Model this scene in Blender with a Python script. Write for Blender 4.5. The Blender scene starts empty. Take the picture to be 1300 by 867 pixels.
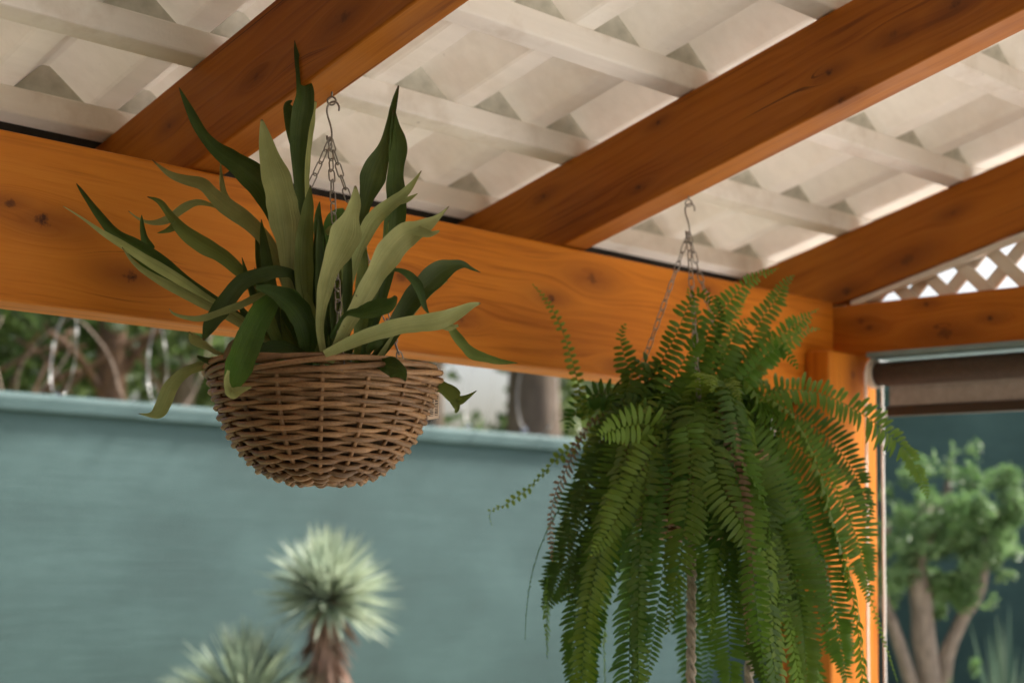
import bpy, bmesh, math, random
from math import sin, cos, pi, radians, sqrt, atan2, tan
from mathutils import Vector, Matrix, Quaternion, noise

random.seed(7)
sc = bpy.context.scene
COL = sc.collection

# ------------------------------------------------------------------ camera
YAW, PITCH, ROLL = radians(43.588), radians(7.184), radians(1.246)
FPX = 1892.8                                   # focal length in pixels of the 1300 px photo
FW = Vector((sin(YAW)*cos(PITCH), cos(YAW)*cos(PITCH), sin(PITCH)))
_rt = Vector((cos(YAW), -sin(YAW), 0)); _up = _rt.cross(FW)
RT = _rt*cos(ROLL) + _up*sin(ROLL); UP = -_rt*sin(ROLL) + _up*cos(ROLL)
CAM = Vector((0, 0, 1.62))
cd = bpy.data.cameras.new('camera'); co = bpy.data.objects.new('camera', cd); COL.objects.link(co)
cd.sensor_width = 36; cd.lens = FPX*36/1300
co.matrix_world = Matrix.Translation(CAM) @ Matrix((RT, UP, -FW)).transposed().to_4x4()
cd.clip_start = 0.05; cd.clip_end = 500
cd.dof.use_dof = True; cd.dof.focus_distance = 2.20; cd.dof.aperture_fstop = 3.4
sc.camera = co

# ------------------------------------------------------------------ light
SUN_EL, SUN_AZ = radians(50), radians(107)      # azimuth from +Y towards +X
w = bpy.data.worlds.new('World'); sc.world = w; w.use_nodes = True
nt = w.node_tree; bg = nt.nodes['Background']
sky = nt.nodes.new('ShaderNodeTexSky'); sky.sky_type = 'NISHITA'; sky.sun_disc = False
sky.sun_elevation = SUN_EL; sky.sun_rotation = SUN_AZ
sky.air_density = 1.0; sky.dust_density = 7.0; sky.ozone_density = 1.0
nt.links.new(sky.outputs[0], bg.inputs[0]); bg.inputs[1].default_value = 0.10
sl = bpy.data.lights.new('sun', 'SUN'); sl.energy = 4.5; sl.angle = radians(8); sl.color = (1, .95, .88)
so = bpy.data.objects.new('sun', sl); COL.objects.link(so)
sd = Vector((sin(SUN_AZ)*cos(SUN_EL), cos(SUN_AZ)*cos(SUN_EL), sin(SUN_EL)))
so.rotation_euler = sd.to_track_quat('Z', 'Y').to_euler(); so.location = (6, -6, 12)
vs = sc.view_settings; vs.view_transform = 'Standard'; vs.look = 'None'; vs.gamma = 1; vs.use_curve_mapping = False
vs.exposure = 1.5
sc.cycles.use_denoising = True
sc.cycles.max_bounces = 10; sc.cycles.diffuse_bounces = 6

# ------------------------------------------------------------------ helpers
def ray(x, y): return FW + RT*((x-650)/FPX) - UP*((y-433.5)/FPX)
def at(x, y, depth): return CAM + ray(x, y)*depth
def hit(x, y, axis, val):
    d = ray(x, y); return CAM + d*((val-CAM[axis])/d[axis])

def link(name, me, mat=None, parent=None):
    o = bpy.data.objects.new(name, me); COL.objects.link(o)
    if mat is not None and len(me.materials) == 0: me.materials.append(mat)
    if parent is not None:
        o.parent = parent
        q = parent; loc = Vector((0, 0, 0))
        while q is not None:                     # meshes are built in world coordinates
            loc += q.location; q = q.parent
        o.location = -loc
    return o
def mesh(name, V, F, smooth=False):
    me = bpy.data.meshes.new(name); me.from_pydata([tuple(v) for v in V], [], F)
    if smooth: me.polygons.foreach_set('use_smooth', [True]*len(me.polygons))
    me.update(); return me
class MB:
    def __init__(s): s.V = []; s.F = []
    def add(s, V, F):
        n = len(s.V); s.V += [Vector(v) for v in V]; s.F += [tuple(i+n for i in f) for f in F]
    def box(s, lo, hi, M=None):
        x0, y0, z0 = lo; x1, y1, z1 = hi
        V = [Vector(v) for v in ((x0,y0,z0),(x1,y0,z0),(x1,y1,z0),(x0,y1,z0),(x0,y0,z1),(x1,y0,z1),(x1,y1,z1),(x0,y1,z1))]
        if M: V = [M @ v for v in V]
        s.add(V, [(0,3,2,1),(4,5,6,7),(0,1,5,4),(1,2,6,5),(2,3,7,6),(3,0,4,7)])
    def prism(s, poly, vec):                     # polygon extruded along vec
        n = len(poly); vec = Vector(vec)
        V = [Vector(p) for p in poly] + [Vector(p)+vec for p in poly]
        s.add(V, [tuple(range(n-1, -1, -1)), tuple(range(n, 2*n))] + [(i, (i+1) % n, n+(i+1) % n, n+i) for i in range(n)])
    def tube(s, P, R, k=6, closed=False, cap=True):
        n = len(P)
        if not hasattr(R, '__len__'): R = [R]*n
        P = [Vector(p) for p in P]
        up = None; V = []; F = []
        for i in range(n):
            a = P[i-1] if (i or closed) else P[0]; b = P[(i+1) % n] if (i < n-1 or closed) else P[-1]
            t = (b-a).normalized()
            if up is None:
                up = t.orthogonal().normalized()
            up = (up - t*up.dot(t)); up = up.normalized() if up.length > 1e-6 else t.orthogonal().normalized()
            sd_ = t.cross(up)
            for j in range(k):
                an = 2*pi*j/k; V.append(P[i] + (up*cos(an) + sd_*sin(an))*R[i])
        for i in range(n if closed else n-1):
            for j in range(k):
                i2 = (i+1) % n
                F.append((i*k+j, i*k+(j+1) % k, i2*k+(j+1) % k, i2*k+j))
        if cap and not closed:
            F.append(tuple(range(k-1, -1, -1))); F.append(tuple((n-1)*k+j for j in range(k)))
        s.add(V, F)
    def build(s, name, mat, parent=None, smooth=False, bevel=0):
        o = link(name, mesh(name, s.V, s.F, smooth), mat, parent)
        if bevel:
            m = o.modifiers.new('bevel', 'BEVEL'); m.width = bevel; m.segments = 2; m.limit_method = 'ANGLE'
        return o
def thing(name, label, cat, loc=(0, 0, 0), group=None):
    o = bpy.data.objects.new(name, None); COL.objects.link(o); o.location = loc; o.empty_display_size = .05
    return tag(o, label, cat, group)
def tag(o, label=None, cat=None, group=None, kind=None):
    if label: o['label'] = label
    if cat: o['category'] = cat
    if group: o['group'] = group
    if kind: o['kind'] = kind
    return o
def catmull(P, n):                               # smooth resample of a list of tuples to n points
    out = []; m = len(P)-1
    for i in range(n):
        u = i/(n-1)*m; k = min(int(u), m-1); t = u-k
        p0 = P[max(k-1, 0)]; p1 = P[k]; p2 = P[k+1]; p3 = P[min(k+2, m)]
        out.append(tuple(.5*((2*b) + (c-a)*t + (2*a-5*b+4*c-d)*t*t + (3*b-a-3*c+d)*t**3) for a, b, c, d in zip(p0, p1, p2, p3)))
    return out

# ------------------------------------------------------------------ materials
class NT:
    def __init__(s, name):
        s.m = bpy.data.materials.new(name); s.m.use_nodes = True; s.t = s.m.node_tree
        s.b = s.t.nodes['Principled BSDF']; s.out = s.t.nodes['Material Output']
    def n(s, typ, **kw):
        nd = s.t.nodes.new('ShaderNode'+typ)
        for k, v in kw.items():
            if k in nd.inputs: nd.inputs[k].default_value = v
            else: setattr(nd, k, v)
        return nd
    def l(s, a, b): s.t.links.new(a, b)
    def math(s, op, a, b=None, clamp=False):
        nd = s.t.nodes.new('ShaderNodeMath'); nd.operation = op; nd.use_clamp = clamp
        for i, v in enumerate((a, b)):
            if v is None: continue
            if isinstance(v, (int, float)): nd.inputs[i].default_value = v
            else: s.l(v, nd.inputs[i])
        return nd.outputs[0]
    def ramp(s, fac, stops):
        r = s.t.nodes.new('ShaderNodeValToRGB'); el = r.color_ramp.elements
        while len(el) < len(stops): el.new(.5)
        for e, (p, c) in zip(el, stops):
            e.position = p; e.color = (*c, 1) if len(c) == 3 else c
        s.l(fac, r.inputs[0]); return r.outputs[0]
    def mix(s, fac, a, b, mode='MIX'):
        nd = s.t.nodes.new('ShaderNodeMix'); nd.data_type = 'RGBA'; nd.blend_type = mode
        for i, v in ((0, fac), (6, a), (7, b)):
            if isinstance(v, (int, float)): nd.inputs[i].default_value = v
            elif isinstance(v, tuple): nd.inputs[i].default_value = (*v, 1)
            else: s.l(v, nd.inputs[i])
        return nd.outputs[2]
    def noise(s, vec, scale, detail=4, rough=.55, dist=0):
        nd = s.n('TexNoise'); nd.inputs['Scale'].default_value = scale; nd.inputs['Detail'].default_value = detail
        nd.inputs['Roughness'].default_value = rough; nd.inputs['Distortion'].default_value = dist
        if vec is not None: s.l(vec, nd.inputs['Vector'])
        return nd.outputs[0]
    def mapping(s, vec, scale=(1, 1, 1), rot=(0, 0, 0), loc=(0, 0, 0)):
        nd = s.n('Mapping'); nd.inputs['Scale'].default_value = scale; nd.inputs['Rotation'].default_value = rot; nd.inputs['Location'].default_value = loc
        s.l(vec, nd.inputs[0]); return nd.outputs[0]
    def coord(s, which='Object'): return s.n('TexCoord').outputs[which]
    def bump(s, h, strength=.3, dist=.01):
        nd = s.n('Bump'); nd.inputs['Strength'].default_value = strength; nd.inputs['Distance'].default_value = dist
        s.l(h, nd.inputs['Height']); s.l(nd.outputs[0], s.b.inputs['Normal'])
    def set(s, **kw):
        for k, v in kw.items():
            k = k.replace('_', ' ')
            i = s.b.inputs[k]
            if isinstance(v, (int, float)): i.default_value = v
            elif isinstance(v, tuple): i.default_value = (*v, 1)
            else: s.l(v, i)
        return s.m

def wood(name, axis, knots=(), seed=0., tone=1., slope=0.):
    """knots: world points (x, y, z, radius). axis: 0 grain along X, 1 along Y, 2 along Z."""
    N = NT(name); P = N.coord()
    rot = (slope, 0, 0)
    sep = N.n('SeparateXYZ'); N.l(N.mapping(P, rot=rot), sep.inputs[0])
    along = sep.outputs[axis]; ac = [sep.outputs[i] for i in range(3) if i != axis]
    warp = None; dark = None; halo = None
    for (kx, ky, kz, kr) in knots:
        K = Vector((kx, ky, kz)); Kr = Matrix.Rotation(slope, 3, 'X') @ K
        da = N.math('SUBTRACT', along, Kr[axis])
        oth = [i for i in range(3) if i != axis]
        d1 = N.math('SUBTRACT', ac[1], Kr[oth[1]]); d0 = N.math('SUBTRACT', ac[0], Kr[oth[0]])
        # elliptical distances: round core, halo drawn out along the grain
        dd = N.math('ADD', N.math('MULTIPLY', d1, d1), N.math('MULTIPLY', d0, d0))
        core = N.math('DIVIDE', N.math('ADD', dd, N.math('MULTIPLY', N.math('MULTIPLY', da, da), .6)), kr*kr)
        nz = N.math('MULTIPLY', N.noise(P, 70+kr*900, 3, .7), 3.6)
        core = N.math('ADD', core, N.math('SUBTRACT', nz, 1.5))
        kf = .45 + .55*((kx*37.7+kz*91.3) % 1)
        c = N.math('MULTIPLY', N.math('MULTIPLY', N.math('SUBTRACT', 1.25, core, True), 1.), kf)
        h = N.math('DIVIDE', N.math('ADD', dd, N.math('MULTIPLY', N.math('MULTIPLY', da, da), .12)), kr*kr*7)
        h = N.math('POWER', 2.718, N.math('MULTIPLY', h, -1.))
        wv = N.math('MULTIPLY', N.math('MULTIPLY', h, d1), 2.2)
        warp = wv if warp is None else N.math('ADD', warp, wv)
        dark = c if dark is None else N.math('MAXIMUM', dark, c)
        halo = h if halo is None else N.math('MAXIMUM', halo, h)
    a1 = ac[1] if warp is None else N.math('SUBTRACT', ac[1], warp)
    cmb = N.n('CombineXYZ'); N.l(N.math('MULTIPLY', along, 1), cmb.inputs[0]); N.l(ac[0], cmb.inputs[1]); N.l(a1, cmb.inputs[2])
    base = cmb.outputs[0]
    wobble = N.noise(N.mapping(base, (1.1, 3.5, 3.5), loc=(seed, seed*2, seed)), 1.6, 3, .5)
    sp = N.n('SeparateXYZ'); N.l(base, sp.inputs[0])
    # growth rings about a pith line outside the beam
    ry = N.math('ADD', sp.outputs[1], .03+seed % .07); rz = N.math('ADD', sp.outputs[2], .09+seed % .05)
    fld = N.math('ADD', N.math('MULTIPLY', sp.outputs[2], 1.), N.math('MULTIPLY', N.math('SUBTRACT', wobble, .5), .085))
    fld = N.math('ADD', fld, N.math('MULTIPLY', sp.outputs[1], .35))
    ring = N.math('FRACT', N.math('MULTIPLY', fld, 36.))
    ringc = N.ramp(ring, [(0, (.15,)*3), (.55, (.5,)*3), (.85, (1,)*3), (1, (.15,)*3)])
    fine = N.noise(N.mapping(base, (5, 170, 170), loc=(seed, 0, 0)), 1, 3, .6)
    patch = N.noise(N.mapping(base, (1.3, 6, 9), loc=(seed*3, 1, 2)), 1, 3, .55)
    stk = N.ramp(N.noise(N.mapping(base, (2.2, 60, 60), loc=(seed, 3, 5)), 1, 4, .65), [(.54, (0,)*3), (.66, (1,)*3)])
    v = N.math('ADD', N.math('MULTIPLY', ringc, .10), N.math('ADD', N.math('MULTIPLY', fine, .30), N.math('MULTIPLY', patch, .66)))
    v = N.math('ADD', v, N.math('MULTIPLY', stk, .17))
    t = tone
    col = N.ramp(v, [(.2, (.78*t, .292*t, .034*t)), (.5, (.67*t, .218*t, .018*t)), (.72, (.46*t, .132*t, .009*t)), (.9, (.23*t, .058*t, .005*t))])
    crk = N.ramp(N.noise(N.mapping(base, (1.6, 210, 210), loc=(seed*5, 7, 1)), 1, 2, .5), [(.715, (0,)*3), (.735, (1,)*3)])
    col = N.mix(N.math('MULTIPLY', crk, .75), col, (.045, .014, .004))
    if dark is not None:
        hn = N.math('MULTIPLY', N.math('POWER', halo, 1.3), .62)
        col = N.mix(hn, col, (.22*t, .060*t, .012*t))
        knot_c = N.ramp(N.noise(N.mapping(P, (90, 90, 90)), 1, 2), [(.3, (.030, .010, .006)), (.7, (.10, .030, .012))])
        col = N.mix(N.math('MULTIPLY', dark, .92), col, knot_c)
    N.bump(N.math('ADD', N.math('MULTIPLY', fine, .6), N.math('MULTIPLY', ringc, .4)), .22, .003)
    rough = N.ramp(N.noise(P, 9, 3), [(.3, (.42,)*3), (.7, (.62,)*3)])
    return N.set(Base_Color=col, Roughness=rough, Specular_IOR_Level=.22)

def paint_white(name, c=(.78, .72, .65), stain=.5, transl=0., scale=1.):
    N = NT(name); P = N.coord()
    n1 = N.noise(P, 7*scale, 5, .65); n2 = N.noise(N.mapping(P, (3, 30, 30)), 1.5, 4, .6)
    col = N.mix(N.math('MULTIPLY', N.ramp(n1, [(.50, (0,)*3), (.78, (1,)*3)]), stain), c, (.42, .31, .20))
    col = N.mix(N.math('MULTIPLY', N.ramp(n2, [(.42, (0,)*3), (.75, (1,)*3)]), .25), col, (c[0]*.75, c[1]*.75, c[2]*.73))
    sp = N.ramp(N.noise(P, 34, 3, .7), [(.70, (0,)*3), (.76, (1,)*3)])
    col = N.mix(N.math('MULTIPLY', sp, stain*.7), col, (.09, .065, .05))
    N.bump(N.math('ADD', n2, N.noise(P, 120, 2)), .25, .002)
    m = N.set(Base_Color=col, Roughness=.62)
    if transl:
        tr = N.n('BsdfTranslucent'); N.l(col, tr.inputs[0])
        ms = N.n('MixShader'); ms.inputs[0].default_value = transl
        N.l(N.b.outputs[0], ms.inputs[1]); N.l(tr.outputs[0], ms.inputs[2]); N.l(ms.outputs[0], N.out.inputs[0])
    return m

def leaf(name, c1, c2, transl=.3, rough=.5, scale=18, back=None, vein=0., tc=None, spots=0.):
    N = NT(name); P = N.coord()
    col = N.mix(N.ramp(N.noise(P, scale, 4, .6), [(.35, (0,)*3), (.68, (1,)*3)]), c1, c2)
    if back is not None:
        g = N.n('NewGeometry'); col = N.mix(g.outputs['Backfacing'], col, back)
    oi = N.n('ObjectInfo')
    hs = N.n('HueSaturation'); N.l(col, hs.inputs['Color'])
    N.l(N.math('ADD', .85, N.math('MULTIPLY', oi.outputs['Random'], .3)), hs.inputs['Value'])
    N.l(N.math('ADD', .488, N.math('MULTIPLY', oi.outputs['Random'], .024)), hs.inputs['Hue'])
    col = hs.outputs[0]
    if spots:
        s1 = N.ramp(N.noise(P, 40, 3, .7), [(.69, (0,)*3), (.74, (1,)*3)])
        col = N.mix(N.math('MULTIPLY', s1, spots), col, (.05, .03, .012))
    uv = N.n('UVMap')
    if vein:
        su = N.n('SeparateXYZ'); N.l(uv.outputs[0], su.inputs[0])
        st = N.noise(N.mapping(uv.outputs[0], (26, .8, 1)), 1, 3, .6)
        col = N.mix(N.math('MULTIPLY', N.ramp(st, [(.4, (0,)*3), (.7, (1,)*3)]), vein), col, (c1[0]*.6, c1[1]*.66, c1[2]*.6))
        tipn = N.math('ADD', su.outputs[1], N.math('MULTIPLY', N.math('SUBTRACT', N.noise(P, 60, 2), .5), .06))
        col = N.mix(N.ramp(tipn, [(.965, (0,)*3), (.995, (1,)*3)]), col, (.10, .055, .025))
        N.bump(st, .6, .003)
    m = N.set(Base_Color=col, Roughness=rough, Specular_IOR_Level=.4)
    tr = N.n('BsdfTranslucent')
    if tc: tr.inputs[0].default_value = (*tc, 1)
    else: N.l(col, tr.inputs[0])
    ms = N.n('MixShader'); ms.inputs[0].default_value = transl
    N.l(N.b.outputs[0], ms.inputs[1]); N.l(tr.outputs[0], ms.inputs[2]); N.l(ms.outputs[0], N.out.inputs[0])
    return m

def simple(name, c, rough=.6, metal=0., var=.25, scale=20, c2=None, bump=0.):
    N = NT(name); P = N.coord(); n = N.noise(P, scale, 4, .6)
    c2 = c2 or tuple(x*(1-var) for x in c)
    col = N.mix(N.ramp(n, [(.3, (0,)*3), (.7, (1,)*3)]), c, c2)
    if bump: N.bump(N.noise(P, scale*3, 4, .7), bump, .01)
    return N.set(Base_Color=col, Roughness=rough, Metallic=metal)

def wall_paint(name, c):
    N = NT(name); P = N.coord()
    st = N.noise(N.mapping(P, (2.2, 2.2, 60)), 1.4, 5, .75)
    bl = N.noise(N.mapping(P, (.9, .9, 1.5)), 1.3, 4, .6)
    v = N.math('ADD', N.math('MULTIPLY', st, .40), N.math('MULTIPLY', bl, .72))
    col = N.ramp(v, [(.35, tuple(x*.74 for x in c)), (.56, c), (.78, tuple(min(1, x*1.3+.012) for x in c))])
    chip = N.ramp(N.noise(N.mapping(P, (1, 1, 1)), 7, 2, .5), [(.765, (0,)*3), (.80, (1,)*3)])
    col = N.mix(N.math('MULTIPLY', chip, .5), col, (.42, .47, .45))
    N.bump(st, .35, .010)
    return N.set(Base_Color=col, Roughness=.75)

def bark(name, c, c2, sc_=8):
    N = NT(name); P = N.coord()
    n = N.noise(N.mapping(P, (sc_, sc_, sc_*.35)), 1.5, 5, .65)
    N.bump(n, .8, .03)
    return N.set(Base_Color=N.ramp(n, [(.3, c), (.7, c2)]), Roughness=.9)

M = {}
M['wall'] = wall_paint('wall_teal_paint', (.046, .096, .096))
M['wall_side'] = wall_paint('side_wall_teal_paint', (.058, .112, .098))
M['purlin'] = paint_white('purlin_white_paint', (.88, .84, .79), .5)
M['roof'] = paint_white('roof_sheet_white', (.86, .83, .78), .28, .17, .6)
M['lattice'] = paint_white('lattice_white_paint', (.78, .74, .68), .15)
M['fascia'] = simple('fascia_dark', (.012, .011, .010), .7, c2=(.03, .026, .022), scale=30)
M['steel'] = simple('galvanised_steel', (.42, .40, .37), .42, 1., c2=(.22, .20, .18), scale=120)
M['leaf_sage'] = leaf('leaf_sage_green', (.36, .39, .145), (.27, .30, .10), .22, .55, 22, vein=.55, spots=.6)
M['leaf_pale'] = leaf('leaf_pale_green', (.45, .48, .19), (.35, .385, .135), .24, .52, 24, vein=.6, spots=.8)
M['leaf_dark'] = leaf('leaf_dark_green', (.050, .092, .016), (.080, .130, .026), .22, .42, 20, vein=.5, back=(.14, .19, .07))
M['leaf_mid'] = leaf('leaf_mid_green', (.145, .20, .040), (.19, .24, .058), .26, .48, 20, vein=.5)
M['leaf_bright'] = leaf('leaf_bright_green', (.055, .130, .012), (.085, .165, .018), .34, .42, 20, vein=.4)
M['leaf_dry'] = leaf('leaf_papery_brown', (.34, .25, .15), (.22, .14, .08), .3, .8, 40)
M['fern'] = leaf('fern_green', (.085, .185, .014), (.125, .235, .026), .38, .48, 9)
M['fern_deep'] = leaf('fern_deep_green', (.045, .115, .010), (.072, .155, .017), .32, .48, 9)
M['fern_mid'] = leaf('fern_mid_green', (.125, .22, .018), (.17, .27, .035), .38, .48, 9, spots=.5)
M['fern_young'] = leaf('fern_young_green', (.17, .28, .030), (.22, .34, .055), .42, .5, 9)
M['tree_leaf'] = leaf('tree_foliage', (.050, .088, .026), (.095, .135, .045), .4, .5, 3)
M['tree_leaf2'] = leaf('tree_foliage_light', (.09, .155, .035), (.14, .20, .06), .45, .45, 3)
M['olive_leaf'] = leaf('small_tree_foliage', (.105, .185, .060), (.155, .235, .10), .4, .42, 5)
M['yucca'] = leaf('yucca_blades', (.33, .42, .32), (.44, .51, .37), .25, .5, 6)
M['yucca_dry'] = leaf('yucca_dead_leaves', (.46, .31, .22), (.28, .19, .14), .1, .85, 9)
M['agave'] = leaf('strap_leaves', (.060, .115, .085), (.095, .15, .11), .15, .5, 4)
M['bark_brown'] = bark('bark_brown', (.21, .115, .060), (.085, .055, .040))
M['bark_grey'] = bark('bark_grey', (.20, .150, .115), (.095, .070, .055), 5)
M['bark_pale'] = bark('bark_pale', (.34, .26, .20), (.17, .125, .095), 9)
M['bark_olive'] = bark('bark_olive_grey', (.30, .25, .20), (.12, .095, .075), 22)
M['soil'] = simple('potting_soil', (.025, .017, .011), .95, c2=(.06, .04, .025), scale=60, bump=.8)

def wicker(name, c, dark):
    N = NT(name); P = N.coord(); oi = N.n('ObjectInfo')
    n = N.noise(P, 26, 4, .6); n2 = N.noise(P, 260, 2, .6)
    col = N.mix(N.ramp(n, [(.3, (0,)*3), (.72, (1,)*3)]), c, dark)
    col = N.mix(N.math('MULTIPLY', N.ramp(n2, [(.5, (0,)*3), (.7, (1,)*3)]), .4), col, tuple(x*.5 for x in dark))
    hs = N.n('HueSaturation'); N.l(col, hs.inputs['Color'])
    N.l(N.math('ADD', .62, N.math('MULTIPLY', oi.outputs['Random'], .75)), hs.inputs['Value'])
    N.bump(n2, .4, .001)
    return N.set(Base_Color=hs.outputs[0], Roughness=.55)
M['wicker'] = wicker('wicker_rattan', (.37, .210, .095), (.20, .105, .044))
M['liner'] = simple('dark_liner', (.10, .062, .034), .95, scale=50)

# ------------------------------------------------------------------ ground
g = MB(); g.add([(-200, -200, 0), (200, -200, 0), (200, 200, 0), (-200, 200, 0)], [(0, 1, 2, 3)])
tag(g.build('ground', simple('ground_earth', (.16, .15, .075), .95, scale=2, c2=(.10, .12, .045))), kind='structure')
g = MB(); g.box((-6, -3.6, .004), (3.5, 2.8, .034))  # unseen dark floor, added to hold down bounce light under the roof
tag(g.build('added_dark_floor', simple('added_floor_dark', (.15, .135, .12), .7, scale=4, c2=(.11, .10, .09)), bevel=.005), kind='structure')
g = MB(); g.box((1.2, -12.0, .004), (8.6, 3.0, .03))  # unseen pale floor, added to bounce sunlight in from the right
tag(g.build('added_bounce_floor', simple('added_floor_pale', (.72, .70, .67), .85, scale=4, c2=(.64, .62, .59)), bevel=.005), kind='structure')

# ------------------------------------------------------------------ pergola
YH, ZT, ZB = 2.10, 2.196, 1.939
SL = radians(14.14); TS = tan(SL)
def zraf(y, off=0): return ZT + (YH-y)*TS + off
HF = lambda x, y, r: (*hit(x, y, 1, YH), r)
def on_rafter(x, y, X, r): return (*hit(x, y, 0, X), r)
pg = thing('pergola', 'varnished orange timber pergola with white roof sheeting, lattice and corner post', 'pergola', (3.06, 2.1, 0))

kn = [HF(55, 281, .012), HF(165, 350, .010), HF(12, 258, .008), HF(510, 352, .011), HF(584, 404, .010), HF(752, 354, .013),
      HF(700, 378, .009), HF(785, 466, .010), HF(897, 368, .012)]
b = MB(); b.box((-5.3, YH, ZB), (3.098, YH+.09, ZT))
b.build('header_beam', wood('wood_header', 0, kn, 1.3, .94), pg, bevel=.005)

RAF = [(1.268, 1.336), (2.146, 2.216), (3.140, 3.215)] + [(.385-.885*k, .455-.885*k) for k in range(7)]  # rafters after the first three are unseen, added with the roof to darken the left
RK = [[on_rafter(325, 98, 1.268, .007), on_rafter(438, 22, 1.268, .010), on_rafter(215, 160, 1.268, .006)],
      [on_rafter(689, 250, 2.146, .006), on_rafter(810, 238, 2.146, .006), on_rafter(836, 156, 2.146, .005), on_rafter(1053, 91, 2.146, .007),
       on_rafter(1133, 45, 2.146, .009), on_rafter(1213, 6, 2.146, .010), on_rafter(1068, 128, 2.146, .008)],
      [on_rafter(1152, 330, 3.14, .015), on_rafter(1074, 370, 3.14, .012), on_rafter(1210, 270, 3.14, .008)]] + [[]]*7
for i, (x0, x1) in enumerate(RAF):
    b = MB(); ya, yb = -3.6, 2.52
    poly = [(x0, ya, zraf(ya)), (x0, yb, zraf(yb)), (x0, yb, zraf(yb, .18)), (x0, ya, zraf(ya, .18))]
    # bird's mouth: the rafter is notched level over the header
    poly = [(x0, ya, zraf(ya, .003)), (x0, YH+.012, ZT+.003), (x0, YH+.10, ZT+.003), (x0, yb, zraf(yb, .05)), (x0, yb, zraf(yb, .18)), (x0, ya, zraf(ya, .18))]
    b.prism(poly[::-1], (x1-x0, 0, 0))
    b.build('rafter', wood('wood_rafter_%d' % i, 1, RK[i], 2.7+i*1.9, .64, SL), pg, bevel=.004)
# white purlins across the rafters
PW, PH = .042, .046
pnoise = random.Random(3)
PY = [2.385, 2.085, 1.77, 1.45, 1.13, .81, .49, .17, -.15, -.47, -.79, -1.11, -1.43, -1.75, -2.07, -2.39, -2.71, -3.03, -3.35]
for y in PY:
    j = pnoise.uniform(-.004, .004)
    y0 = y+j; b = MB()
    poly = [(-5.35, y0, zraf(y0, .182)), (-5.35, y0+PW, zraf(y0+PW, .182)), (-5.35, y0+PW, zraf(y0+PW, .182+PH)), (-5.35, y0, zraf(y0, .182+PH))]
    b.prism(poly[::-1], (8.85, 0, 0)); b.build('purlin', M['purlin'], pg, bevel=.004)
# corrugated roof sheet: flats rest on the purlins, rounded crowns between them
b = MB(); per = .1975; x = -1.45; xs = []
prof = [(0, 0), (.046, 0), (.0505, .0025), (.098, .053), (.1045, .057), (.116, .057), (.1225, .053), (.191, .0025)]
k0 = 1.825 - 37*per
for i in range(48):
    for dx, dz in prof:
        X = k0 + i*per + dx
        if -5.5 < X < 3.55: xs.append((X, dz))
ys = [2.56 - .2*i for i in range(32)]
V = []; F = []; nx = len(xs)
for side in (0, 1):
    for y in ys:
        for X, dz in xs: V.append((X, y, zraf(y, .182+PH+.001+side*.004)+dz*1.0))
ny = len(ys)
for s_ in (0, 1):
    o_ = s_*nx*ny
    for a in range(ny-1):
        for c in range(nx-1):
            q = (o_+a*nx+c, o_+a*nx+c+1, o_+(a+1)*nx+c+1, o_+(a+1)*nx+c); F.append(q if s_ else q[::-1])
b.add(V, F)
b.build('roof_sheet', M['roof'], pg)
# grey closure pieces fill the rib voids over the purlins
m_clo = simple('closure_grey', (.64, .62, .55), .9, scale=25, c2=(.44, .43, .37))
clo = None
for y in PY[:6]:
    for i in range(48):
        X = k0 + i*per
        if not .75 < X < 3.3: continue
        if clo is None:
            q = [(p_[0], p_[1]-.002) for p_ in prof[1:]] + [(per, -.002), (per, -.004), (.046, -.004)]
            q = [(.046, -.003)] + [(a_, b_-.0015) for a_, b_ in prof[2:]] + [(.1955, -.003)]
            b = MB(); b.prism([(a_, 0, b_) for a_, b_ in q], (0, .006, 0)); clo = mesh('rib_closure', b.V, b.F); clo.materials.append(m_clo)
        o = bpy.data.objects.new('rib_closure', clo); COL.objects.link(o); o.parent = pg
        o.location = Vector((X, y+.012, zraf(y+.012, .182+PH+.001))) - Vector(pg.location)
# dark fascia behind the header
b = MB(); b.box((-5.4, 2.455, 2.13), (3.4, 2.475, zraf(2.455, .222)))
b.build('fascia_board', M['fascia'], pg, bevel=.002)
# side beam, corner post
XB = 3.130
SK = [(*hit(1093, 408, 0, XB), .008), (*hit(1104, 416, 0, XB), .009), (*hit(1200, 424, 0, XB), .016), (*hit(1257, 404, 0, XB), .008), (*hit(1176, 386, 0, XB), .006)]
b = MB(); b.box((XB, -3.4, 2.064), (XB+.085, YH+.084, 2.192))
b.build('side_beam', wood('wood_side_beam', 1, SK, 5.1, .72), pg, bevel=.005)
PK = [(*hit(1083, 476, 1, 2.03), .012), (*hit(1075, 640, 1, 2.03), .008)]
b = MB()
px0, px1 = 2.973, 3.178
b.prism([(px0, 2.03, .03), (px0, 2.03, 2.062), (px0, 2.098, 2.062), (px0, 2.098, ZB-.004), (px0, 2.19, ZB-.004), (px0, 2.19, .03)], (px1-px0, 0, 0))
b.build('post', wood('wood_post', 2, PK, 8.3, .78), pg, bevel=.008)
b = MB(); b.box((-1.25, 2.03, .03), (-1.09, 2.19, ZB-.004)); b.build('post', wood('wood_post_b', 2, (), 4.3), pg, bevel=.008)
b = MB(); b.box((3.08, -3.35, .03), (3.23, -3.2, 2.062)); b.build('post', wood('wood_post_c', 2, (), 6.3), pg, bevel=.008)
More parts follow.
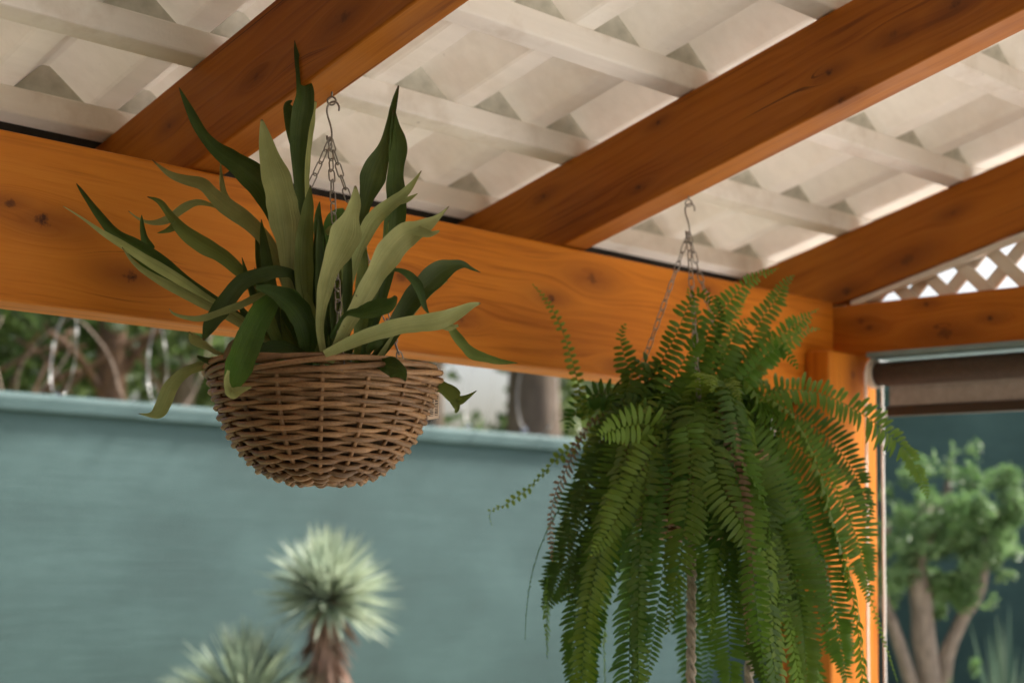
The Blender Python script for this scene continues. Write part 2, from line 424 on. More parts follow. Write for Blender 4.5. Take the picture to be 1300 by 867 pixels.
# lattice between side beam and last rafter
lat = bpy.data.objects.new('lattice_panel', None); COL.objects.link(lat); lat.parent = pg; lat.location = (0, 0, 0)
def lat_clip(y0, z0, dy, dz):
    """clip a line to the triangle between beam top and rafter underside"""
    lo, hi = -9., 9.
    for (ny_, nz_, c) in ((0, 1, 2.185), (-TS, -1, -(ZT+YH*TS)-.012), (1, 0, -2.1)):
        den = ny_*dy + nz_*dz; num = c - (ny_*y0 + nz_*z0)
        if abs(den) < 1e-9:
            if num > 0: return None
            continue
        t = num/den
        if den > 0: lo = max(lo, t)
        else: hi = min(hi, t)
    return (lo, hi) if hi - lo > .012 else None
for layer, sg in ((0, 1), (1, -1)):
    for k in range(-90, 70):
        y0 = 1.0 + k*.102 + layer*.02; z0 = 2.19
        dy, dz = cos(radians(45)), sg*sin(radians(45))
        c = lat_clip(y0, z0, dy, dz)
        if not c: continue
        a = Vector((0, y0+dy*c[0], z0+dz*c[0])); e = Vector((0, y0+dy*c[1], z0+dz*c[1])); n_ = Vector((0, -dz, dy))*.0155
        X = 3.158 + layer*.0075
        b = MB(); b.prism([(X, *(a+n_)[1:]), (X, *(a-n_)[1:]), (X, *(e-n_)[1:]), (X, *(e+n_)[1:])], (.007, 0, 0))
        b.build('lattice_strip', M['lattice'], lat)
b = MB(); y2 = -3.3
b.prism([(3.143, 2.08, zraf(2.08, -.014)), (3.143, 2.08, zraf(2.08, .001)), (3.143, y2, zraf(y2, .001)), (3.143, y2, zraf(y2, -.014))], (.012, 0, 0))
b.build('trim_strip', M['lattice'], lat)

# ------------------------------------------------------------------ roller blind
bl = thing('roller_blind', 'rolled up brown fabric roller blind with beaded chain under the side beam', 'blind', (3.16, 2.0, 2.06))
XC, ZC, RB = 3.122, 2.012, .029
def cyl(y0, y1, x, z, r, k=20):
    m = MB(); m.tube([(x, y0, z), (x, y1, z)], r, k); return m
m_roll = simple('blind_fabric_roll', (.075, .056, .043), .9, scale=90, c2=(.05, .037, .029))
m_fab = leaf('blind_fabric', (.30, .26, .23), (.25, .215, .19), .45, .9, 60)
cyl(-2.0, 1.988, XC, ZC, RB).build('fabric_roll', m_roll, bl, smooth=True)
b = MB(); b.box((3.085, -2.0, 2.050), (3.20, 2.0, 2.0625)); b.build('head_rail', simple('rail_blue_grey', (.20, .30, .32), .4), bl, bevel=.002)
b = MB(); b.box((XC+RB-.004, -1.98, 1.93), (XC+RB-.002, 1.975, ZC)); b.build('fabric', m_fab, bl)
b = MB(); b.box((XC+RB-.012, -1.985, 1.910), (XC+RB+.004, 1.98, 1.936)); b.build('bottom_bar', simple('bar_dark_brown', (.035, .022, .015), .4), bl, bevel=.004)
cyl(1.990, 2.006, XC, ZC, .034, 24).build('clutch', simple('clutch_white', (.74, .68, .58), .5), bl)
b = MB(); b.box((XC-.004, 2.006, ZC-.02), (XC+.03, 2.010, 2.053)); b.build('bracket', M['steel'], bl)
b = MB(); b.box((XC+RB-.015, 1.978, 1.912), (XC+RB+.002, 1.992, 1.922)); b.build('end_cap', simple('cap_white', (.8, .78, .74), .4), bl)
m_bead = simple('bead_chain_white', (.92, .90, .86), .35, var=.05)
unit = bmesh.new(); bmesh.ops.create_icosphere(unit, subdivisions=1, radius=1.0)
UV_ = [v.co.copy() for v in unit.verts]; UF = [tuple(v.index for v in f.verts) for f in unit.faces]; unit.free()
b = MB(); sag = 0
for sx in (-1, 1):
    z = ZC
    while z > .62:
        xx = XC + sx*.030 - (.012 if sx < 0 else 0); r = .0042
        b.add([Vector((xx + .0006*sin(z*31), 1.998, z)) + v*r for v in UV_], UF); z -= .0072
for i in range(14):
    an = pi*i/13; b.add([Vector((XC-.004+cos(an)*.036, 1.998, ZC+sin(an)*.036)) + v*.0036 for v in UV_], UF)
    b.add([Vector((XC-.006+cos(an)*.036, 1.998, .62-sin(an)*.03)) + v*.0034 for v in UV_], UF)
b.build('bead_chain', m_bead, bl, smooth=True)

# ------------------------------------------------------------------ baskets
PROF = [(.0, -.160), (.045, -.157), (.085, -.144), (.116, -.118), (.138, -.087), (.153, -.054), (.163, -.025), (.168, .0)]
def prof_at(s):                                   # s 0 bottom .. 1 rim -> radius, z, normal
    p = catmull(PROF, 81); k = min(int(s*80), 79); t = s*80-k
    a, b_ = p[k], p[k+1]; r = a[0]+(b_[0]-a[0])*t; z = a[1]+(b_[1]-a[1])*t
    tr, tz = b_[0]-a[0], b_[1]-a[1]; L = sqrt(tr*tr+tz*tz) or 1
    return r, z, (tz/L, -tr/L)
def make_basket(name, label, loc, S=1., N=16, seed=1, group=None, rot=0.):
    rnd = random.Random(seed)
    t = thing(name, label, 'basket', loc, group); c = Vector(loc)
    rows = 28; pts = 16*10
    for i in range(rows):
        s = .13 + .80*i/(rows-1); r, z, nn = prof_at(s)
        amp = .0046
        ph = [rnd.uniform(-.0012, .0012) for _ in range(N)]; tilt = rnd.uniform(-.0025, .0025); ta = rnd.uniform(0, 6.28)
        P = []; R = []
        for q in range(pts):
            th = 2*pi*q/pts; wv = cos(th*N/2 + (i % 2)*pi)
            wv = (abs(wv)**.8)*(1 if wv > 0 else -1)
            jz = ph[int(th/(2*pi)*N) % N]*(1-abs(cos(th*N/2))) + tilt*sin(th+ta)*.5
            off = amp*wv; rr = r + nn[0]*off; zz = z + nn[1]*off + jz
            P.append(c + Vector((rr*cos(th+rot), rr*sin(th+rot), zz))*S)
            R.append(S*(.0039 + .0005*sin(th*3.7+i*2.1) + .0004*sin(th*9+i)))
        b = MB(); b.tube(P, R, 6, closed=True); b.build('weave_rod', M['wicker'], t, smooth=True)
    for k in range(N):
        th = 2*pi*k/N + rot
        b = MB()
        for d in (0,):
            P = []
            for q in range(22):
                s = .02 + .97*q/21; r, z, nn = prof_at(s)
                r = max(r, .004); dth = d*.0026/max(r, .03)
                P.append(c + Vector((r*cos(th+dth), r*sin(th+dth), z))*S)
            b.tube(P, .0036*S, 6)
        b.build('stake', M['wicker'], t, smooth=True)
    # rolled border of several rods plus the coiled centre of the base
    for k in range(5):
        P = []; n = 200; rnd2 = rnd.uniform(0, 6)
        for q in range(n):
            th = 2*pi*q/n; a = th*2 + k*2*pi/5
            rr = .1695 + .0065*cos(a) + .001*sin(th*5+rnd2); zz = .002 + .0105*sin(a) + .0012*sin(th*4+rnd2)
            P.append(c + Vector((rr*cos(th+rot), rr*sin(th+rot), zz))*S)
        b = MB(); b.tube(P, .0043*S, 6, closed=True); b.build('rim_rod', M['wicker'], t, smooth=True)
    for k in range(6):
        r, z, nn = prof_at(.02+k*.0185); n = 60
        b = MB(); b.tube([c + Vector(((max(r, .005)+.0025*cos(q/n*2*pi*8+k*pi))*cos(2*pi*q/n), (max(r, .005)+.0025*cos(q/n*2*pi*8+k*pi))*sin(2*pi*q/n), z-.001))*S for q in range(n)], .0033*S, 5, closed=True)
        b.build('base_rod', M['wicker'], t, smooth=True)
    V = []; F = []; n = 32
    lp = [(max(prof_at(s)[0]-.011, .001), prof_at(s)[1]+.006) for s in (0, .15, .3, .45, .6, .75, .88, .95)]
    for r, z in lp:
        for q in range(n): V.append(c + Vector((r*cos(2*pi*q/n), r*sin(2*pi*q/n), z))*S)
    for a in range(len(lp)-1):
        for q in range(n): F.append((a*n+q, a*n+(q+1) % n, (a+1)*n+(q+1) % n, (a+1)*n+q))
    link('liner', mesh('liner', V, F, True), M['liner'], t)
    V = [c + Vector((0, 0, -.022))*S]; F = []
    for ring_ in range(1, 6):
        for q in range(24):
            r = .155*ring_/5; V.append(c + Vector((r*cos(2*pi*q/24), r*sin(2*pi*q/24), -.032+.006*rnd.random()))*S)
    for q in range(24): F.append((0, 1+q, 1+(q+1) % 24))
    for a in range(4):
        for q in range(24): F.append((1+a*24+q, 1+(a+1)*24+q, 1+(a+1)*24+(q+1) % 24, 1+a*24+(q+1) % 24))
    link('soil', mesh('soil', V, F, True), M['soil'], t)
    return t
HK1 = Vector((1.322, 1.800, zraf(1.800))); HK2 = Vector((2.204, 1.826, zraf(1.826)))
B1 = Vector((1.322, 1.800, 1.842)); B2 = Vector((2.210, 1.826, 1.764))
B1.x += .006
make_basket('hanging_basket', 'brown woven wicker basket with paper tag, hanging nearest the camera', B1, 1.0, seed=1, group='wicker hanging baskets', rot=.13)
make_basket('hanging_basket', 'wicker basket buried under the trailing feathery fern beside the post', B2, .96, seed=2, group='wicker hanging baskets', rot=.3)

# paper tag on the nearer basket
tgp = thing('price_tag', 'small cream paper tag with barcode tucked at the basket rim', 'tag', at(551, 514, 2.235))
tl, tr_ = at(544, 489, 2.225), at(558, 487, 2.245); dn = Vector((0, 0, -.052))
nrm = (tr_-tl).cross(dn).normalized()*.0006
if nrm.dot(CAM-tl) < 0: nrm = -nrm
b = MB(); b.prism([tl, tr_, tr_+dn, tl+dn], nrm*-1); b.build('card', simple('tag_paper', (.62, .47, .34), .8, scale=60, var=.1), tgp)
b = MB(); e1 = (tr_-tl); zz = .018
rb = random.Random(5)
while zz < .047:
    h = rb.choice((.0008, .0014, .002))
    for (a, c) in ((.12, .5), (.62, .9)):
        p = tl + e1*a + Vector((0, 0, -zz)) + nrm*.4; q = tl + e1*c + Vector((0, 0, -zz)) + nrm*.4
        b.prism([p, q, q+Vector((0, 0, -h)), p+Vector((0, 0, -h))], nrm*.3)
    zz += h + rb.choice((.0009, .0013, .0018))
b.build('barcode', simple('tag_ink', (.05, .035, .03), .7), tgp)

# ------------------------------------------------------------------ chains
def link_mesh(name, Lh, Wh, rw):                  # oval link, long axis Z, flat in XZ
    P = []; n = 7
    for q in range(n): a = pi*q/(n-1); P.append((Wh*cos(a), 0, Lh-Wh+Wh*sin(a)))
    for q in range(n): a = pi+pi*q/(n-1); P.append((Wh*cos(a), 0, -(Lh-Wh)+Wh*sin(a)))
    b = MB(); b.tube(P, rw, 5, closed=True); me = mesh(name, b.V, b.F, True); me.materials.append(M['steel']); return me
LINK = link_mesh('chain_link', .0118, .0048, .00115)
def make_chain(label, hook, base, ends, group, hooksz=1.):
    t = thing('hanging_chain', label, 'chain', hook, group)
    # screw eye in the rafter and an S shaped hook below it
    b = MB(); e = .0065
    P = [hook + Vector((e*sin(a)*.7, -e*sin(a)*.7, -.0085 - e*cos(a))) for a in [2*pi*q/18 for q in range(18)]]
    b.tube(P, .0014, 6, closed=True); b.tube([hook+Vector((0, 0, .012)), hook+Vector((0, 0, -.0025))], .0016, 6)
    b.build('screw_eye', M['steel'], t, smooth=True)
    b = MB(); sd_ = Vector((cos(YAW), -sin(YAW), 0)); P = []
    sh = [(.0115, -.024), (.0118, -.018), (.0085, -.0115), (.003, -.0095), (-.0035, -.013), (-.0065, -.020), (-.0060, -.029), (-.0025, -.040), (.0005, -.050), (.0022, -.060), (.0018, -.068), (-.0015, -.0715), (-.0045, -.069), (-.005, -.063)]
    for (x_, z_) in catmull(sh, 40): P.append(hook + sd_*x_*hooksz + Vector((0, 0, z_))*hooksz)
    b.tube(P, .0016, 6); b.build('hook', M['steel'], t, smooth=True)
    top = hook + Vector((0, 0, -.070))*hooksz
    for i, e_ in enumerate(ends):
        d = e_ - top; L = d.length; pitch = .0193; n = int(L/pitch); d.normalize()
        q0 = d.to_track_quat('Z', 'Y')
        for k in range(n+1):
            c = top + d*(pitch*(k+.35)); c.z -= .012*sin(pi*min(1, (k+.5)/n))*.4
            o = bpy.data.objects.new('chain_link', LINK); COL.objects.link(o); o.parent = t
            q = q0 @ Quaternion((0, 0, 1), (k % 2)*pi/2 + .35 + i*.8 + random.uniform(-.25, .25)) @ Quaternion((0, 1, 0), random.uniform(-.05, .05))
            o.rotation_mode = 'QUATERNION'; o.rotation_quaternion = q; o.location = c - Vector(hook)
    return t
fwd = Vector((sin(YAW), cos(YAW), 0)); rgt = Vector((cos(YAW), -sin(YAW), 0))
def rim_pt(c, a, r, dz=.0): return c + rgt*(cos(radians(a))*r) + fwd*(sin(radians(a))*r) + Vector((0, 0, dz))
make_chain('galvanised chain and S hook holding the nearer basket', HK1, B1, [rim_pt(B1, a, .168) for a in (165, 285, 45)], 'hanging chains')
make_chain('galvanised chain and S hook holding the fern basket', HK2, B2, [rim_pt(B2, a, .16) for a in (158, 272, 30)], 'hanging chains')

# ------------------------------------------------------------------ leafy plant in the nearer basket
def ribbon(path, n=26, curl=.0, twist=0., ruffle=.0, seed=0, nacross=6, normal_bias=(0, 0, 0), tpw=None):
    """path: (x px, y px, width px, depth m). Returns verts, faces and uvs of a curved blade."""
    rnd = random.Random(seed); C = catmull(path, n); V = []; F = []; U = []
    pts = [at(c[0], c[1], c[3]) for c in C]
    for i in range(n):
        a = pts[max(i-1, 0)]; b_ = pts[min(i+1, n-1)]; t = (b_-a).normalized()
        view = (CAM-pts[i]).normalized() + Vector(normal_bias)
        sd_ = t.cross(view).normalized(); nm = sd_.cross(t).normalized()
        tw = radians(twist)*(i/(n-1)) + radians(twist)*.25
        s2 = sd_*cos(tw) + nm*sin(tw); n2 = -sd_*sin(tw) + nm*cos(tw)
        wn = 1 + .16*noise.noise(Vector((i*.42, seed*7.3, 0))) + .10*noise.noise(Vector((i*1.1, seed*3.1, 5)))
        wd = max(C[i][2], .6)*wn*C[i][3]/FPX*.5/max(.35, cos(tw))
        for j in range(nacross+1):
            u = j/nacross*2-1
            cv = curl*wd*(u*u) + ruffle*wd*sin(i*.75+seed+u*2.1)*abs(u)
            V.append(pts[i] + s2*(u*wd) + n2*(cv + wd*.10*(1-abs(u))*-1)); U.append((u*.5+.5, i/(n-1)))
    for i in range(n-1):
        for j in range(nacross):
            k = i*(nacross+1)+j; F.append((k, k+1, k+nacross+2, k+nacross+1))
    return V, F, U
def leaf_obj(name, blades, mat, parent, label=None):
    V = []; F = []; U = []
    for bl_ in blades:
        v, f, u = bl_; n = len(V); V += v; U += u; F += [tuple(i+n for i in q) for q in f]
    me = mesh(name, V, F, True); uvl = me.uv_layers.new(name='UVMap')
    for lp in me.loops: uvl.data[lp.index].uv = U[lp.vertex_index]
    o = link(name, me, mat, parent)
    m = o.modifiers.new('sub', 'SUBSURF'); m.levels = 1; m.render_levels = 1
    if label: o['label'] = label
    return o
D0 = 2.215
plant = thing('staghorn_fern', 'upright plant with long flat forked green leaves growing in the nearer wicker basket', 'plant', B1 + Vector((0, 0, -.03)))
def L(paths, mat, d1=0., curl=.25, twist=0., ruffle=.13, d0=0., bias=(0, 0, 0)):
    """paths: list of [(x, y, w)...] base to tip; depth runs from d0 to d1 about the basket axis"""
    bl_ = []
    for k, p in enumerate(paths):
        n = len(p); q = [(a[0], a[1], a[2], D0 + (d0 + (d1-d0)*(i/(n-1)) if len(a) < 4 else a[3])) for i, a in enumerate(p)]
        if k: q = [(a[0], a[1], a[2], D0 + (d0+(d1-d0)*.75) + .002*k) for a in q]
        bl_.append(ribbon(q, 30 if k == 0 else 14, curl, twist, ruffle, seed=len(plant.children)*3+k, normal_bias=Vector(bias) + (RT*.55 + Vector((0, 0, .12)) if mat in ('leaf_pale', 'leaf_sage') else Vector((0, 0, 0)))))
    leaf_obj('leaf', bl_, M[mat], plant)
R_ = lambda *p: list(p)[::-1]                      # traced tip to base, stored base to tip
# left side antlers
L([R_((97,233,1),(108,248,6),(126,272,10),(148,298,14),(176,316,26),(205,337,26),(243,364,18),(285,390,13),(335,425,10),(385,462,8)), [(190,318,16),(184,303,9),(181,288,6),(180,273,1)]], 'leaf_dark', .02, .5, 20)
L([R_((80,262,1),(105,278,4),(130,296,8),(155,312,12),(182,329,15),(222,353,14),(262,380,12),(300,402,10),(340,430,9),(385,464,7))], 'leaf_pale', -.01, .3, -15)
L([R_((155,314,1),(170,334,5),(190,349,9),(222,367,12),(258,386,12),(290,402,11),(340,435,9),(384,466,7))], 'leaf_sage', -.03, .35, 10, d0=-.02)
L([R_((193,203,1),(214,221,8),(236,229,12),(256,234,15),(270,248,18),(288,264,24),(312,281,22),(336,305,20),(353,335,16),(368,380,12),(390,458,9)), [(290,264,14),(285,250,10),(281,230,6),(280,206,1)]], 'leaf_sage', .06, .35, 12)
L([R_((163,268,1),(176,278,3),(192,283,6),(212,279,10),(233,264,11),(252,257,8),(277,264,3),(300,272,2))], 'leaf_sage', .03, .25, 0, d0=.05)
L([R_((187,250,1),(203,256,7),(216,273,11),(234,294,17),(258,311,21),(283,325,18),(303,343,15),(318,360,14),(350,400,11),(386,460,8)), [(226,284,12),(214,292,7),(200,296,1)]], 'leaf_mid', 0., .3, 14)
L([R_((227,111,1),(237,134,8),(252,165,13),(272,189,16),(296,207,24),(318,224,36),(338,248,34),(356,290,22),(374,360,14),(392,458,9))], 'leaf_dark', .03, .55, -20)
# upright centre
L([R_((332,152,3),(335,168,14),(341,198,28),(349,226,38),(356,254,44),(361,282,40),(364,310,31),(365,340,23),(368,372,17),(378,415,12),(392,460,9))], 'leaf_sage', -.02, .18, 6)
L([R_((374,52,1),(376,68,6),(380,85,11),(384,102,17),(387,118,23),(385,134,25),(381,155,25),(378,190,19),(380,240,13),(386,330,11),(394,458,9)), [(380,210,8),(372,170,15),(367,145,14),(365,132,8),(371,128,2)]], 'leaf_dark', .05, .5, -8)
L([R_((398,128,8),(394,148,12),(390,178,13),(388,215,10),(389,250,7),(391,320,6),(396,458,5))], 'leaf_pale', .04, .3, 5)
L([R_((394,236,1),(392,256,12),(389,282,19),(386,312,23),(386,350,23),(388,392,18),(394,458,10))], 'leaf_mid', -.05, .3, 0)
L([R_((406,256,1),(404,275,9),(406,300,14),(408,340,12),(405,390,8),(402,458,7))], 'leaf_dark', .04, .4, 10)
L([R_((451,236,3),(450,254,15),(444,275,28),(437,296,44),(427,320,38),(417,345,26),(409,378,18),(405,415,13),(410,447,10),(412,462,8)), [(430,305,20),(422,294,16),(414,296,6)]], 'leaf_pale', -.15, .25, -6, d0=-.14)
L([R_((437,266,4),(428,275,18),(420,292,22),(417,330,12),(412,458,6))], 'leaf_bright', .07, .3, 0)
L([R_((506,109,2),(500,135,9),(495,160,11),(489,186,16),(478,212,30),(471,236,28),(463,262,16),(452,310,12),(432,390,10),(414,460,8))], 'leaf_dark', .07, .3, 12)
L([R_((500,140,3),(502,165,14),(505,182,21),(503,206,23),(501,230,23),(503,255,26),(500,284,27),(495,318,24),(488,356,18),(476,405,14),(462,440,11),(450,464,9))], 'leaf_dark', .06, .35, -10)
L([R_((535,217,1),(521,237,8),(506,252,14),(489,265,18),(473,280,21),(462,300,19),(452,325,15),(438,380,11),(420,460,9)), [(500,257,10),(516,254,7),(530,246,1)]], 'leaf_sage', .03, .25, 15)
L([R_((570,262,1),(553,278,9),(532,290,24),(512,299,36),(492,320,36),(476,346,33),(460,376,27),(446,402,19),(432,428,15),(418,460,12)), [(526,292,16),(545,297,9),(558,293,2)]], 'leaf_pale', -.12, .28, -10, d0=-.15)
# right side
L([R_((610,346,1),(598,341,4),(588,336,8),(575,338,16),(560,345,27),(544,359,30),(527,377,27),(512,398,24),(499,422,20),(482,448,15),(466,468,10))], 'leaf_dark', .08, .45, 12)
L([R_((568,356,2),(548,369,7),(530,387,9),(516,405,9),(500,428,9),(480,455,7))], 'leaf_sage', .07, .3, 0)
L([R_((545,399,1),(539,390,6),(534,374,10),(527,358,12),(515,347,9),(500,343,4),(480,352,4),(465,400,5))], 'leaf_dark', .02, .4, 20)
L([R_((610,385,2),(598,388,9),(580,397,17),(560,406,24),(535,410,21),(510,413,21),(485,420,19),(460,428,18),(435,439,15),(412,450,11)), [(552,407,16),(570,415,10),(582,413,3)]], 'leaf_pale', -.09, .22, -12, d0=-.16)
L([R_((657,461,1),(636,460,7),(618,456,11),(601,451,14),(590,441,12),(578,426,12),(570,414,9),(556,408,6))], 'leaf_mid', -.02, .5, 25, d0=-.03)
L([R_((503,376,5),(496,386,18),(478,392,22),(458,397,14),(438,400,5),(420,430,6))], 'leaf_dark', -.19, .4, 10, d0=-.15)
L([R_((515,484,2),(512,474,16),(501,466,24),(486,462,16),(468,456,9),(450,455,7))], 'leaf_dark', -.17, .35, -20, d0=-.10)
L([R_((605,496,1),(592,505,7),(582,508,15),(572,499,20),(562,492,16),(548,486,10),(530,480,8)), [(576,508,12),(580,518,8),(578,524,2)]], 'leaf_mid', 0., .35, 12, d0=.02)
# front, drooping
L([R_((292,505,2),(294,492,18),(300,474,32),(310,448,37),(321,420,34),(335,394,29),(352,377,20),(374,374,12),(388,400,8))], 'leaf_bright', -.20, .22, 0, d0=-.05)
L([R_((320,491,1),(304,496,10),(293,499,15),(287,486,9),(290,470,4))], 'leaf_pale', -.205, .3, 10, d0=-.19)
L([R_((258,432,3),(266,412,18),(281,390,24),(297,368,22),(312,355,20),(334,348,18),(358,345,14),(378,360,10),(390,458,8))], 'leaf_dark', -.10, .35, 14)
L([R_((215,392,1),(220,398,3),(235,403,5),(255,404,8),(280,396,9),(305,387,10),(330,375,8),(355,372,6))], 'leaf_sage', -.13, .45, 15, d0=-.08)
L([R_((240,421,2),(247,432,15),(262,440,9),(275,448,6),(300,455,5))], 'leaf_pale', -.06, .3, 0, d0=-.05)
L([R_((323,365,3),(340,369,14),(362,380,26),(380,400,31),(389,425,26),(390,452,15),(392,464,8))], 'leaf_dark', -.12, .5, -15, d0=-.06)
L([R_((176,525,1),(190,527,6),(201,523,17),(208,509,20),(216,491,18),(231,475,14),(250,466,12),(275,460,14),(297,456,10),(330,456,8))], 'leaf_sage', -.05, .35, -10, d0=-.03)
L([R_((250,452,3),(270,459,10),(300,452,14),(330,440,12),(370,455,8))], 'leaf_dark', -.07, .35, 0, d0=-.05)
L([R_((310,470,2),(325,452,12),(350,440,18),(380,448,12),(395,462,8))], 'leaf_dark', -.14, .3, 8, d0=-.08)
L([R_((283,455,2),(288,446,8),(296,436,10),(306,430,6))], 'leaf_dry', -.12, .5, 30, d0=-.10)
L([R_((300,462,1),(298,450,9),(303,436,12),(312,424,5))], 'leaf_dry', -.08, .6, -30, d0=-.10)
L([R_((332,420,2),(340,410,12),(345,395,14),(338,378,10),(330,366,4))], 'leaf_mid', .03, .3, 10)
rp = random.Random(11)
for k in range(44):                                # mostly dark filler blades, coloured to deepen the shade in the plant's heart
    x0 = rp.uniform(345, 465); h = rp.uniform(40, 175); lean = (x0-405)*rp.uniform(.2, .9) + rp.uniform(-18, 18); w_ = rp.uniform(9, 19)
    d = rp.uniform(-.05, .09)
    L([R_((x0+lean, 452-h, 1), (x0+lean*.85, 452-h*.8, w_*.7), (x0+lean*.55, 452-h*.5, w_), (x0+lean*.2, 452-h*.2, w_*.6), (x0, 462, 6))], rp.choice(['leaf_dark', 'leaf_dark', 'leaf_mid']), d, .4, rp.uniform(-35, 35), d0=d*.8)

# ------------------------------------------------------------------ trailing fern
fern = thing('boston_fern', 'lush trailing fern with feathery fronds spilling from its basket by the post', 'plant', B2 + Vector((0, 0, -.03)))
def pinna(V, F, base, d, nrm, ln, wd, droop):
    sd_ = d.cross(nrm).normalized(); n0 = len(V)
    prof_ = [(0, .30), (.10, .72), (.32, 1.0), (.60, .92), (.82, .66), (.95, .34), (1.0, .05)]
    for (s, q) in prof_:
        c = base + d*(ln*s) - Vector((0, 0, droop*ln*s*s)) + nrm*(.10*ln*sin(s*pi))
        V.append(c + sd_*(wd*.5*q)); V.append(c - sd_*(wd*.5*q))
    for i in range(len(prof_)-1):
        a = n0+i*2; F.append((a, a+1, a+3, a+2))
def frond(path, plen, mat, facing, spacing=.0105, droop=.12, wfac=.36, seed=0, tipf=.25, tw=0., start=.06, n=60):
    """path: world points base to tip. facing: upper side of the blade."""
    rnd = random.Random(seed)
    P = [Vector(p) for p in catmull([tuple(p) for p in path], n)]
    S_ = [0]
    for i in range(1, n): S_.append(S_[-1] + (P[i]-P[i-1]).length)
    T = S_[-1]; V = []; F = []
    mb = MB(); mb.tube(P[::3]+[P[-1]], [.0013*(1-.7*i/20) for i in range(len(P[::3])+1)], 4); V = list(mb.V); F = list(mb.F)
    s = start*T; k = 0; fc = Vector(facing).normalized(); i = 0
    while s < T*.995:
        while i < n-2 and S_[i+1] < s: i += 1
        f = (s-S_[i])/max(1e-6, S_[i+1]-S_[i]); c = P[i].lerp(P[i+1], f); t = (P[i+1]-P[i]).normalized()
        u = s/T
        nn = (fc - t*fc.dot(t)); nn = nn.normalized() if nn.length > .05 else t.orthogonal().normalized()
        nn = Quaternion(t, radians(tw)*u) @ nn
        sd_ = t.cross(nn).normalized()
        env = min(1, .35+u*3.2) * (1 if u < .55 else max(tipf*.4, 1-((u-.55)/.45)**1.7*(1-tipf*.3)))
        for sg in (-1, 1):
            if rnd.random() < .03: continue
            ln = plen*env*rnd.uniform(.80, 1.10)*(1 + .12*sin(u*17+seed))
            d = (sd_*sg + t*(.06+.30*u*u) + nn*rnd.uniform(-.22, .10)).normalized()
            nrm = (nn + sd_*rnd.uniform(-.15, .15) + t*rnd.uniform(-.25, .25)).normalized()
            pinna(V, F, c + t*(spacing*.5 if sg > 0 else 0), d, nrm, ln, max(.0045, min(spacing*.90, ln*wfac)), droop)
        s += spacing*(1 if u < .8 else .75); k += 1
    return link('frond', mesh('frond', V, F, True), M[mat], fern)
D2 = (B2-CAM).dot(FW)
def FP(paths, dA=0., dB=0.):                      # traced frond: pixels to world, depth offset from dA to dB
    n = len(paths); return [at(p[0], p[1], D2 + dA + (dB-dA)*i/(n-1)) for i, p in enumerate(paths)]
toC = -FW
fac_up = (toC*.75 + Vector((0, 0, .5)))
px = D2/FPX
